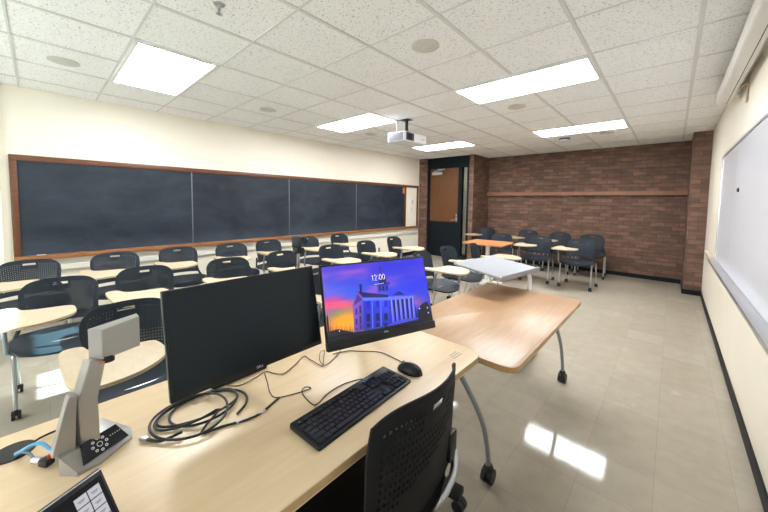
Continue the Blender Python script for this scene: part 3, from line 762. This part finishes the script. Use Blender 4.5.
# cupola and chimney
P([(203, 170), (214, 168), (216, 206), (204, 206)], (45, 45, 120)); P([(200, 168), (217, 166), (217, 173), (201, 175)], (60, 55, 130))
P([(291, 168), (350, 162), (353, 205), (296, 212)], (105, 110, 200)); P([(288, 163), (354, 157), (356, 168), (292, 175)], (70, 70, 170))
P([(300, 163), (302, 145), (308, 128), (318, 120), (328, 126), (336, 142), (338, 160)], (55, 50, 130)); P([(303, 90), (311, 72), (314, 86), (307, 95), (316, 122), (311, 122)], (120, 50, 140))
for x in (305, 322, 339): P([(x-5, 175), (x+5, 174), (x+6, 200), (x-4, 201)], (45, 45, 125))
# roofs and walls
P([(186, 202), (225, 208), (345, 222), (440, 222), (470, 236), (350, 246), (222, 240)], (62, 62, 140))
P([(165, 285), (190, 202), (224, 240), (222, 256), (168, 290)], (150, 120, 185)); P([(172, 276), (191, 216), (216, 246)], (115, 90, 165))
P([(167, 284), (221, 248), (224, 406), (172, 424)], (140, 125, 195), [(165, 130, 190), (130, 115, 190), (95, 95, 175), (150, 120, 175)])
P([(220, 240), (350, 240), (356, 384), (224, 410)], (95, 110, 205), [(85, 100, 200), (110, 130, 220), (75, 85, 175), (80, 80, 170)])
P([(218, 236), (350, 236), (350, 248), (219, 252)], (130, 150, 230))
P([(350, 246), (472, 234), (500, 348), (355, 384)], (70, 80, 185))
# windows
for a, b in ((236, 0), (283, 1), (326, 2)):
    for y0, hh in ((256, 36), (322, 38), (374, 20)):
        P([(a, y0-b), (a+18, y0-b-2), (a+19, y0+hh-b*3), (a+2, y0+hh-b*2+2)], (35, 70, 190) if y0 < 300 else (30, 40, 130))
for x in (262, 306): P([(x, 250), (x+6, 250), (x+9, 398-(x-262)*.25), (x+2, 400-(x-262)*.25)], (125, 140, 225))
for a in (180, 200):
    for y0, hh in ((295, 34), (350, 34), (398, 14)):
        P([(a, y0-(a-180)*.7), (a+8, y0-6-(a-180)*.7), (a+9, y0+hh-8-(a-180)*.3), (a+1, y0+hh-(a-180)*.3)], (70, 60, 140))
# portico
P([(345, 226), (398, 192), (444, 218), (472, 232), (472, 240), (350, 248)], (105, 110, 205)); P([(366, 226), (399, 203), (432, 222)], (65, 65, 160))
P([(345, 232), (474, 228), (476, 242), (348, 250)], (140, 150, 235))
P([(362, 250), (474, 240), (497, 346), (372, 374)], (38, 42, 130))
for k, x in enumerate((358, 380, 402, 424, 446, 466)):
    P([(x, 249-k*1.6), (x+10, 248-k*1.6), (x+24-k*.5, 372-k*5), (x+11-k*.5, 375-k*5)], (150, 155, 235), [(165, 170, 245), (110, 120, 215), (90, 95, 190), (140, 140, 220)])
P([(340, 384), (378, 366), (430, 350), (500, 344), (504, 352), (420, 374), (350, 398)], (110, 115, 195)); P([(330, 395), (352, 384), (362, 392), (340, 404)], (95, 95, 175))
P([(30, 455), (172, 420), (300, 398), (420, 372), (505, 350), (576, 330), (578, 362), (34, 482)], (20, 20, 48), [(30, 25, 50), (40, 32, 70), (35, 32, 85), (30, 30, 80), (25, 25, 70), (20, 20, 60), (15, 15, 40), (18, 16, 35)])
for x, y in ((95, 412), (505, 296), (545, 292), (550, 318)): P([(x-4, y), (x, y-5), (x+4, y), (x, y+5)], (200, 200, 235))
ms, nts, bs = nt_of('lit_display'); bs.inputs['Base Color'].default_value = (.01, .01, .01, 1); bs.inputs['Roughness'].default_value = .2
at = nts.nodes.new('ShaderNodeVertexColor'); at.layer_name = 'Col'; nts.links.new(at.outputs['Color'], bs.inputs['Emission Color']); bs.inputs['Emission Strength'].default_value = .60
M_display = ms
for f in bm.faces: f.normal_update()
me = bpy.data.meshes.new('screen'); bm.to_mesh(me); bm.free(); me.materials.append(ms)
o = bpy.data.objects.new('screen', me); COL.objects.link(o); o.parent = tm; o.matrix_local = Mt; o['label'] = 'lit picture of a stone building with columns and cupola at dusk'
M_clock = emis('clock_digits', (1, 1, 1), .5)
u, v = hm(299, 131)
bm = new()
def stroke(pts, x0, closed=False):
    q = [(x0*1.3+x*.0112, z*.024) for x, z in pts]
    tube(bm, [p_c + Vector((x, 0, z)) for x, z in (q+[q[0]] if closed else q)], .00075, 6)
p_c = sp(u, v, .0045)-Vector((0, 0, .012))
zero = [(.5+.5*math.sin(2*PI*k/20), .5-.5*math.cos(2*PI*k/20)) for k in range(20)]
stroke([(.25, .8), (.6, 1), (.6, 0)], -.0300)
stroke([(.05, .78), (.2, .95), (.5, 1), (.85, .93), (.92, .7), (.7, .4), (0, 0), (1, 0)], -.0180)
for z_ in (.2, .75): cyl(bm, p_c+Vector((-.0035, .0008, z_*.024)), p_c+Vector((-.0035, -.0008, z_*.024)), .0012, 10)
stroke(zero, .0015, True); stroke(zero, .0140, True)
o = obj('clock_display', bm, M_clock, tm); o.matrix_local = Mt
u, v = hm(300, 162)
bm = new(); p = sp(u, v, .0042); box(bm, p-Vector((0, 0, .003)), (.050, .0004, .0011)); o = obj('date_line', bm, M_clock, tm, 0); o.matrix_local = Mt

# ------------------------------------------------------------------ keyboard and mouse
ang = math.radians(93)
t = thing('keyboard', 'full-size black keyboard on the maple desk', 'keyboard', (-.7735, .722, .737), ang)
KW, KD = .452, .143
bm = new(); prism(bm, rrect(-KW/2, -KD/2, KW/2, KD/2, .006, 3), 0, .010, .003)
for v_ in bm.verts: v_.co.z += .007*(v_.co.y+KD/2)/KD*(1 if v_.co.z > .005 else 0)
obj('case', bm, M_black, t)
M_key = mat('key_plastic', (.020, .022, .030), .45, spec=.35)
def kz(y): return .010+.007*(y+KD/2)/KD
def key(x, y, w, d, m=None):
    bm = new(); box(bm, (x, y, kz(y)+.0035), (w-.0022, d-.0022, .006), .0014, seg=1); obj('key', bm, m or M_key, t)
U = .0191; x00 = -KW/2+.010; ys = [-.053+.0195*k for k in range(6)]
rows = {0: [1.25, 1.25, 1.25, 6.25, 1.25, 1.25, 1.25, 1.25], 1: [2.25]+[1]*10+[2.75], 2: [1.75]+[1]*11+[2.25], 3: [1.5]+[1]*12+[1.5], 4: [1]*13+[2]}
for r, ws in rows.items():
    x = x00
    for w in ws: key(x+w*U/2, ys[r], w*U, .0188); x += w*U
x = x00
for k in range(13): key(x+U/2, ys[5]+.002, U*.95, .013); x += U*(1.16 if k in (0, 4, 8) else 1.0)
xn = x00+15.35*U
for r in (0,):
    for k in range(3): key(xn+(k+.5)*U, ys[r], U, .0188)
key(xn+1.5*U, ys[1], U, .0188)
for r in (3, 4):
    for k in range(3): key(xn+(k+.5)*U, ys[r], U, .0188)
xk = xn+3.35*U
for r in (1, 2, 3, 4):
    for k in range(3): key(xk+(k+.5)*U, ys[r], U, .0188)
key(xk+U, ys[0], 2*U, .0188); key(xk+2.5*U, ys[0], U, .0188)
for r in (1, 3): key(xk+3.5*U, ys[r]+(.0098 if r == 3 else -.0098), U, .038)
bm = new()
for k in range(5): box(bm, (xn+(k*.62+.2)*U, ys[5]+.004, kz(ys[5])+.0066+.0002), (.006, .004, .0004))
box(bm, (x00+.5*U, ys[5]+.003, kz(ys[5])+.0068), (.006, .004, .0004))
obj('function_marks', bm, M_blue_ink, t, 0, 'small blue icons above the arrow keys')
bm = new()
for k in range(4): box(bm, (xn+(k*.8+.3)*U, ys[5]+.002, kz(ys[5])+.003), (U*.72, .013, .005), .001)
obj('media_key', bm, M_key, t)

t = thing('mouse', 'black computer mouse beside the keyboard', 'mouse', (-.766, 1.008, .737), ang+math.radians(8))
bm = new(); n, m_ = 20, 12; top = []
for i in range(n+1):
    row = []
    a = -1+2*i/n
    for j in range(m_+1):
        b = -1+2*j/m_
        x = b*math.sqrt(max(0, 1-.5*a*a))*.031*(1-.06*a); y = a*math.sqrt(max(0, 1-.5*b*b))*.056
        r = min(1, (x/.031)**2+(y/.056)**2)
        row.append(bm.verts.new((x, y, .004+.033*(1-r)**.5*(1-.12*a))))
    top.append(row)
for i in range(n):
    for j in range(m_): bm.faces.new((top[i][j], top[i][j+1], top[i+1][j+1], top[i+1][j]))
eb = [e for e in bm.edges if e.is_boundary]
r_ = bmesh.ops.extrude_edge_only(bm, edges=eb); vv = [g for g in r_['geom'] if isinstance(g, bmesh.types.BMVert)]
for v_ in vv: v_.co.z = 0
bmesh.ops.contextual_create(bm, geom=[e for e in bm.edges if e.is_boundary])
obj('body', bm, M_black, t, 60)
bm = new(); cyl(bm, (-.003, .030, .031), (.003, .030, .031), .008, 16); obj('scroll_wheel', bm, M_grey, t)
bm = new(); tube(bm, [(0, .010, .0378), (0, .052, .024)], .0006, 6); obj('button_seam', bm, M_blackmat, t)
def cable(name, label, pts, r, m, seg=8, sub=8):
    bm = new(); tube(bm, smooth_path(pts, sub), r, seg); o = obj(name, bm, m, None, 60); tag(o, label, 'cable'); return o
Z0 = .7395
cable('mouse_cable', 'thin black mouse cable running under the lit monitor', [(-0.806, 1.028, 0.747), (-0.83, 1.04, 0.7395), (-0.87, 1.045, 0.7395), (-0.967, 1.042, 0.7395), (-1.041, 0.984, 0.7395), (-1.085, 0.945, 0.7395), (-1.11, 0.88, 0.7395)], .0018, M_black)
cable('bundled_cable', 'thin dark cable with a small loop between the two monitors', [(-1.2, 0.45, 0.7395), (-1.167, 0.485, 0.7395), (-1.175, 0.55, 0.7395), (-1.188, 0.597, 0.7395), (-1.15, 0.615, 0.7395), (-1.123, 0.642, 0.7395), (-1.15, 0.71, 0.7395), (-1.186, 0.777, 0.7395), (-1.14, 0.778, 0.741), (-1.05, 0.78, 0.742), (-1.1, 0.8, 0.745), (-1.15, 0.84, 0.748), (-1.147, 0.862, 0.748), (-1.11, 0.83, 0.746), (-1.052, 0.788, 0.743), (-1.07, 0.85, 0.7395), (-1.112, 0.929, 0.7395)], .0018, mat('brown_cable', (.07, .035, .025), .5))
cable('keyboard_cable', 'thin dark cable trailing behind the keyboard', [(-1.178, 0.588, 0.7395), (-1.11, 0.565, 0.7395), (-1.045, 0.541, 0.7395), (-1.0, 0.542, 0.7395), (-0.972, 0.6, 0.7395), (-0.958, 0.655, 0.741), (-0.975, 0.645, 0.743), (-0.968, 0.625, 0.741), (-0.928, 0.612, 0.7395), (-0.873, 0.608, 0.7395), (-0.868, 0.63, 0.7395), (-0.884, 0.67, 0.7395), (-0.893, 0.731, 0.7395), (-0.888, 0.78, 0.7395), (-0.862, 0.83, 0.743)], .0018, M_black)
# coiled thick cable
bm = new(); pts = []
ctr = Vector((-1.115, .332, 0)); 
for k in range(64):
    a = 2*PI*k/16+.6; turn = k/16
    rx = .085+.022*math.sin(turn*2.3+1); ry = .115+.02*math.cos(turn*3.1)
    off = Vector((.022*math.cos(turn*2.1), .028*math.sin(turn*1.7), 0))
    pts.append(ctr+off+Vector((rx*math.cos(a), ry*math.sin(a), .7415+.0032*turn+.002*math.sin(a*1.3))))
pts += [Vector((-1.00, .30, .743)), Vector((-.984, .353, .742)), Vector((-.962, .413, .742)), Vector((-.957, .461, .742)), Vector((-.989, .546, .742))]
tube(bm, smooth_path(pts, 3), .0038, 8)
t = thing('coiled_cable', 'thick black cable coiled loosely on the desk below the black monitor', 'cable')
obj('cord', bm, M_black, t, 60)
bm = new(); cyl(bm, (-.958, .455, .742), (-.960, .480, .742), .0048, 10); obj('white_tag', bm, M_white, t)
bm = new(); cyl(bm, (-.970, .390, .742), (-.961, .425, .742), .0046, 10); obj('white_tag', bm, M_white, t)
bm = new(); tube(bm, smooth_path([(-1.03, .26, .752), (-1.045, .21, .745), (-1.08, .185, .744)], 4), .004, 8); obj('cord_end', bm, M_black, t)
bm = new(); box(bm, (-1.09, .180, .745), (.026, .014, .010), .002, Matrix.Rotation(.5, 3, 'Z')); obj('plug', bm, M_chrome, t)

# ------------------------------------------------------------------ webcam on pole
t = thing('webcam_stand', 'small black camera on a silver pole behind the monitors', 'webcam', (-1.30, .822, .737))
bm = new(); lathe(bm, [(.05, 0), (.05, .008), (.015, .016), (.008, .03)], (0, 0, 0), 24); obj('stand_base', bm, M_black, t)
bm = new(); cyl(bm, (0, 0, .02), (0, 0, .46), .0075, 14); obj('pole', bm, M_chrome, t)
bm = new(); cyl(bm, (0.0, -.014, .02), (0, -.014, .44), .003, 8); obj('cable', bm, M_black, t)
bm = new(); box(bm, (0, 0, .468), (.05, .035, .02), .005); box(bm, (.0, .0, .455), (.02, .06, .012), .004); obj('mount_joint', bm, M_blackmat, t)
R3 = Matrix.Rotation(math.radians(-30), 3, 'Z')
bm = new(); box(bm, (0, -.008, .505), (.040, .046, .056), .008, R3); obj('camera_body', bm, mat('dark_grey_plastic', (.045, .06, .06), .4), t)
bm = new(); d = R3 @ Vector((1, 0, 0)); s_ = R3 @ Vector((0, 1, 0)); c = s_*.028+Vector((0, 0, .512)); cyl(bm, c+d*.01, c+d*.034, .015, 20); obj('lens_barrel', bm, M_blackmat, t)
bm = new(); cyl(bm, c+d*.033, c+d*.036, .010, 20); obj('lens', bm, MATS['lens_glass'], t)

# ------------------------------------------------------------------ document camera
t = thing('document_camera', 'silver folding document camera with blocky arm standing on the desk', 'document camera', (0, 0, .737))
base = [(-1.212, .008), (-1.100, .010), (-1.066, .040), (-1.075, .085), (-1.128, .158), (-1.158, .160), (-1.225, .105)]
bm = new()
lowz = [.0]*7; bot = [bm.verts.new((x, y, 0)) for x, y in base]
topz = [.054, .050, .016, .010, .010, .022, .046]
inset = [(-1.205, .012), (-1.106, .015), (-1.074, .043), (-1.083, .085), (-1.130, .150), (-1.156, .152), (-1.216, .100)]
top = [bm.verts.new((x, y, z)) for (x, y), z in zip(base, [.050, .046, .010, .006, .006, .018, .042])]
for i in range(7): bm.faces.new((bot[i], bot[(i+1) % 7], top[(i+1) % 7], top[i]))
bm.faces.new(bot[::-1])
cm = bm.verts.new((-1.165, .055, .054)); cf = bm.verts.new((-1.112, .066, .046)); cg = bm.verts.new((-1.145, .115, .044))
def tri(*a): bm.faces.new(a)
tri(top[0], top[1], cf, cm); tri(top[1], top[2], cf); tri(top[2], top[3], cf); tri(top[3], top[4], cg, cf); tri(top[4], top[5], cg); tri(top[5], top[6], cg); tri(top[6], cm, cg); tri(top[6], top[0], cm); tri(cm, cf, cg)
M_bs = M_silver
obj('base', bm, M_bs, t, 20)
bm = new()
pan = [Vector((-1.110, .050, .053)), Vector((-1.074, .052, .016)), Vector((-1.128, .148, .013)), Vector((-1.148, .122, .050))]
n_ = ((pan[1]-pan[0]).cross(pan[3]-pan[0])).normalized(); n_ = n_ if n_.z > 0 else -n_
vs = [bm.verts.new(p+n_*.006) for p in pan]; vb = [bm.verts.new(p-n_*.006) for p in pan]
bm.faces.new(vs); bm.faces.new(vb[::-1])
for i in range(4): bm.faces.new((vs[i], vs[(i+1) % 4], vb[(i+1) % 4], vb[i]))
obj('control_panel', bm, M_black, t, 0)
pc = (pan[0]+pan[1]+pan[2]+pan[3])/4; eu = ((pan[3]+pan[2]-pan[0]-pan[1])/2).normalized(); ev = n_.cross(eu)
bm = new()
def ringm(c0, r, w, a0=0, a1=2*PI, ns=20):
    prev = None
    for k in range(ns+1):
        a = a0+(a1-a0)*k/ns; q = [bm.verts.new(c0+n_*.0066+(eu*math.cos(a)+ev*math.sin(a))*rr_) for rr_ in (r-w/2, r+w/2)]
        if prev: bm.faces.new((prev[0], prev[1], q[1], q[0]))
        prev = q
c0 = pc-eu*.010
ringm(c0, .006, .0018)
for k in range(8): a = 2*PI*k/8; ringm(c0+(eu*math.cos(a)+ev*math.sin(a))*.0165, .0028, .0024, ns=8)
for k in range(5): ringm(pc+eu*(.018+.006*k)+ev*.004, .001, .0012, ns=6)
obj('button_icons', bm, M_white_ink, t, 0, 'white ring of control icons')
def dp(y, z, d=0.): return Vector((-1.115-d, y, z-.737))
def band(Ls, Rs, th, side, name, m=M_silver):
    # Ls, Rs: (y, z) edge points of the face turned to the seat; the left flank leans back by `side`
    bm = new(); l = [bm.verts.new(dp(*p)) for p in Ls]; r = [bm.verts.new(dp(*p)) for p in Rs]
    lb = [bm.verts.new(dp(p[0]-side, p[1], th)) for p in Ls]; rb = [bm.verts.new(dp(p[0], p[1], th)) for p in Rs]
    n = len(Ls)
    for i in range(n-1):
        bm.faces.new((l[i], r[i], r[i+1], l[i+1])); bm.faces.new((lb[i], lb[i+1], rb[i+1], rb[i]))
        bm.faces.new((l[i], l[i+1], lb[i+1], lb[i])); bm.faces.new((r[i], rb[i], rb[i+1], r[i+1]))
    bm.faces.new((l[0], lb[0], rb[0], r[0])); bm.faces.new((l[-1], r[-1], rb[-1], lb[-1]))
    bmesh.ops.bevel(bm, geom=list(bm.edges), offset=.0015, segments=2, affect='EDGES')
    return obj(name, bm, m, t)
band([(.052, .780), (.049, .902), (.076, 1.004)], [(.089, .780), (.087, .898), (.106, .996)], .032, .012, 'arm')
band([(-.002, .780), (.030, .915), (.034, .925)], [(.040, .780), (.047, .905), (.050, .915)], .030, .004, 'rear_strut')
band([(.101, .998), (.101, 1.081)], [(.182, 1.012), (.182, 1.098)], .036, .026, 'camera_head')
bm = new(); cyl(bm, dp(.112, 1.006, .012), dp(.112, .988, .012), .015, 20); obj('lens_housing', bm, M_black, t)
bm = new(); box(bm, dp(.098, .994, -.001), (.012, .012, .003)); obj('lens_cap_tab', bm, M_gold, t)

# grommet + cables at left
bm = new(); lathe(bm, [(.044, 0), (.043, .003), (.0, .0035)], (0, 0, 0), 32); o = obj('cable_grommet', bm, M_black); o.location = (-1.297, -.073, .737); tag(o, 'round black cable grommet set in the desk beside the document camera', 'grommet')
cable('network_cable', 'light blue network cable rising from the grommet', [(-1.275, -.068, .742), (-1.262, -.055, .752), (-1.245, -.035, .766), (-1.225, -.018, .770), (-1.205, -.006, .760), (-1.19, .004, .755)], .0045, M_blue)
cable('power_cable', 'black power cable curving into the rear of the document camera', [(-1.285, -.055, .742), (-1.31, -.02, .744), (-1.31, .02, .746), (-1.27, .05, .750), (-1.22, .06, .755)], .003, M_black)
cable('video_cable', 'grey video cable beside the blue network cable', [(-1.265, -.068, .742), (-1.245, -.055, .756), (-1.222, -.042, .758), (-1.20, -.033, .752), (-1.172, -.016, .750)], .0032, mat('blue_grey_cable', (.10, .15, .20), .4))
t = thing('cable_adapter', 'small metal connector with red end plugged into document camera', 'connector', (-1.165, -.008, .751))
bm = new(); cyl(bm, (-.036, -.026, -.004), (-.012, -.012, 0), .0085, 16); obj('metal_shell', bm, M_chrome, t)
bm = new(); box(bm, (.0, -.004, .0), (.028, .022, .018), .004, Matrix.Rotation(.6, 3, 'Z')); obj('plug_body', bm, M_black, t)
bm = new(); box(bm, (.004, .004, .012), (.012, .012, .010), .002); obj('red_end', bm, M_red, t)

# ------------------------------------------------------------------ touch panel controller (bottom edge)
t = thing('touch_control_panel', 'black tilted touch control panel with grey buttons at the bottom edge', 'control panel', (-.86, -.03, .737))
far = Vector((-.891, .070, .850)); e1 = Vector((.047, -.093, 0)).normalized(); e2 = Vector((.048, .024, -.088))
e2 = (e2-e1*e2.dot(e1)).normalized(); en = e1.cross(e2); en = en if en.x > 0 else -en
Wd, Dp = .20, .118
Mt = Matrix((e1, e2, en)).transposed().to_4x4(); Mt = Matrix.Translation(far-Vector((-.86, -.03, .737))) @ Mt
def local(name, bm, m, sm=35):
    o = obj(name, bm, m, t, sm); o.matrix_local = Mt; return o
bm = new(); lohi(bm, (0, 0, -.014), (Wd, Dp, 0), .004); local('housing', bm, M_black)
bm = new(); lohi(bm, (.006, .012, -.0005), (Wd-.006, Dp-.006, .0008)); local('screen', bm, mat('panel_glass', (.008, .008, .012), .3, spec=.15), 0)
bm = new(); lohi(bm, (.002, .0015, -.004), (Wd-.002, .004, .0015), .0005); local('edge_strip', bm, M_alu)
M_btn = emis('panel_button_glow', (.62, .62, .66), .34); M_btn.node_tree.nodes['Principled BSDF'].inputs['Base Color'].default_value = (.1, .1, .11, 1)
bm = new()
for r in range(4):
    for c_ in range(2): lohi(bm, (.014+c_*.023, .024+r*.0215, .0008), (.035+c_*.023, .0435+r*.0215, .0014))
local('button_tiles', bm, M_btn, 0)
bm = new()
for r in range(4):
    for c_ in range(2): lohi(bm, (.019+c_*.023, .032+r*.0215, .0014), (.031+c_*.023, .0332+r*.0215, .0017)); lohi(bm, (.021+c_*.023, .035+r*.0215, .0014), (.029+c_*.023, .036+r*.0215, .0017))
local('button_captions', bm, M_blackmat, 0)
bm = new(); box(bm, (-.010, .0, .035), (.03, .11, .07), .006, Matrix.Rotation(math.radians(-27), 3, 'Z'))
o = obj('stand', bm, M_black, t)

t = thing('wheeled_holder', 'black wheeled base poking out from under the instructor desk beside the chair', 'equipment base', (-.80, 1.25, 0))
bm = new(); box(bm, (0, 0, .09), (.30, .07, .035), .008, Matrix.Rotation(.12, 3, 'Z')); obj('base_arm', bm, M_black, t)
bm = new(); cyl(bm, (.135, .0, .028), (.135, .022, .028), .028, 20); cyl(bm, (.135, .03, .028), (.135, .05, .028), .028, 20); cyl(bm, (.135, .024, .03), (.135, .024, .085), .01, 12); obj('caster', bm, M_rubber, t)
bm = new(); cyl(bm, (-.135, .0, .028), (-.135, .022, .028), .028, 20); cyl(bm, (-.135, .03, .028), (-.135, .05, .028), .028, 20); cyl(bm, (-.135, .024, .03), (-.135, .024, .085), .01, 12); obj('caster', bm, M_rubber, t)
# blue bag under the desk
bm = new(); bmesh.ops.create_icosphere(bm, subdivisions=4, radius=1)
for v_ in bm.verts:
    n0 = noise.noise(v_.co*2.2)*.22+noise.noise(v_.co*6)*.07
    v_.co *= 1+n0; v_.co = Vector((v_.co.x*.13, v_.co.y*.16, max(-.1, v_.co.z*.11)))
    v_.co.z += .1
o = obj('plastic_bag', bm, M_bluebag, None, 60); o.location = (-1.12, .72, 0); tag(o, 'bright blue plastic bag on the floor under the instructor desk', 'bag')

# ------------------------------------------------------------------ light
w = bpy.data.worlds.new('sky'); sc.world = w; w.use_nodes = True
bgn = w.node_tree.nodes['Background']; bgn.inputs[0].default_value = (.88, .94, 1, 1); bgn.inputs[1].default_value = 6.2
sd = bpy.data.lights.new('sun', 'SUN'); sd.energy = 16; sd.angle = math.radians(.6); sd.color = (.60, 1, .96)
so = bpy.data.objects.new('sun', sd); COL.objects.link(so)
so.rotation_euler = Vector((.06, 1.0, -.85)).to_track_quat('-Z', 'Y').to_euler()

# ------------------------------------------------------------------ camera
cd = bpy.data.cameras.new('camera'); co = bpy.data.objects.new('camera', cd); COL.objects.link(co); sc.camera = co
R_ = Vector((0.73717913, 0.67555689, 0.01377753)); U_ = Vector((-0.05172295, 0.03608722, 0.99800924)); F_ = Vector((-0.67371483, 0.7364242, -0.06154454))
mw = Matrix((R_, U_, -F_)).transposed().to_4x4(); mw.translation = (0, 0, CAMZ); co.matrix_world = mw
cd.sensor_width = 36; cd.lens = 315.209*36/768; cd.shift_y = -(256-221.23)/768; cd.clip_start = .02

sc.view_settings.view_transform = 'Standard'; sc.view_settings.look = 'None'; sc.view_settings.gamma = 1; sc.view_settings.use_curve_mapping = False
sc.view_settings.exposure = 1.14
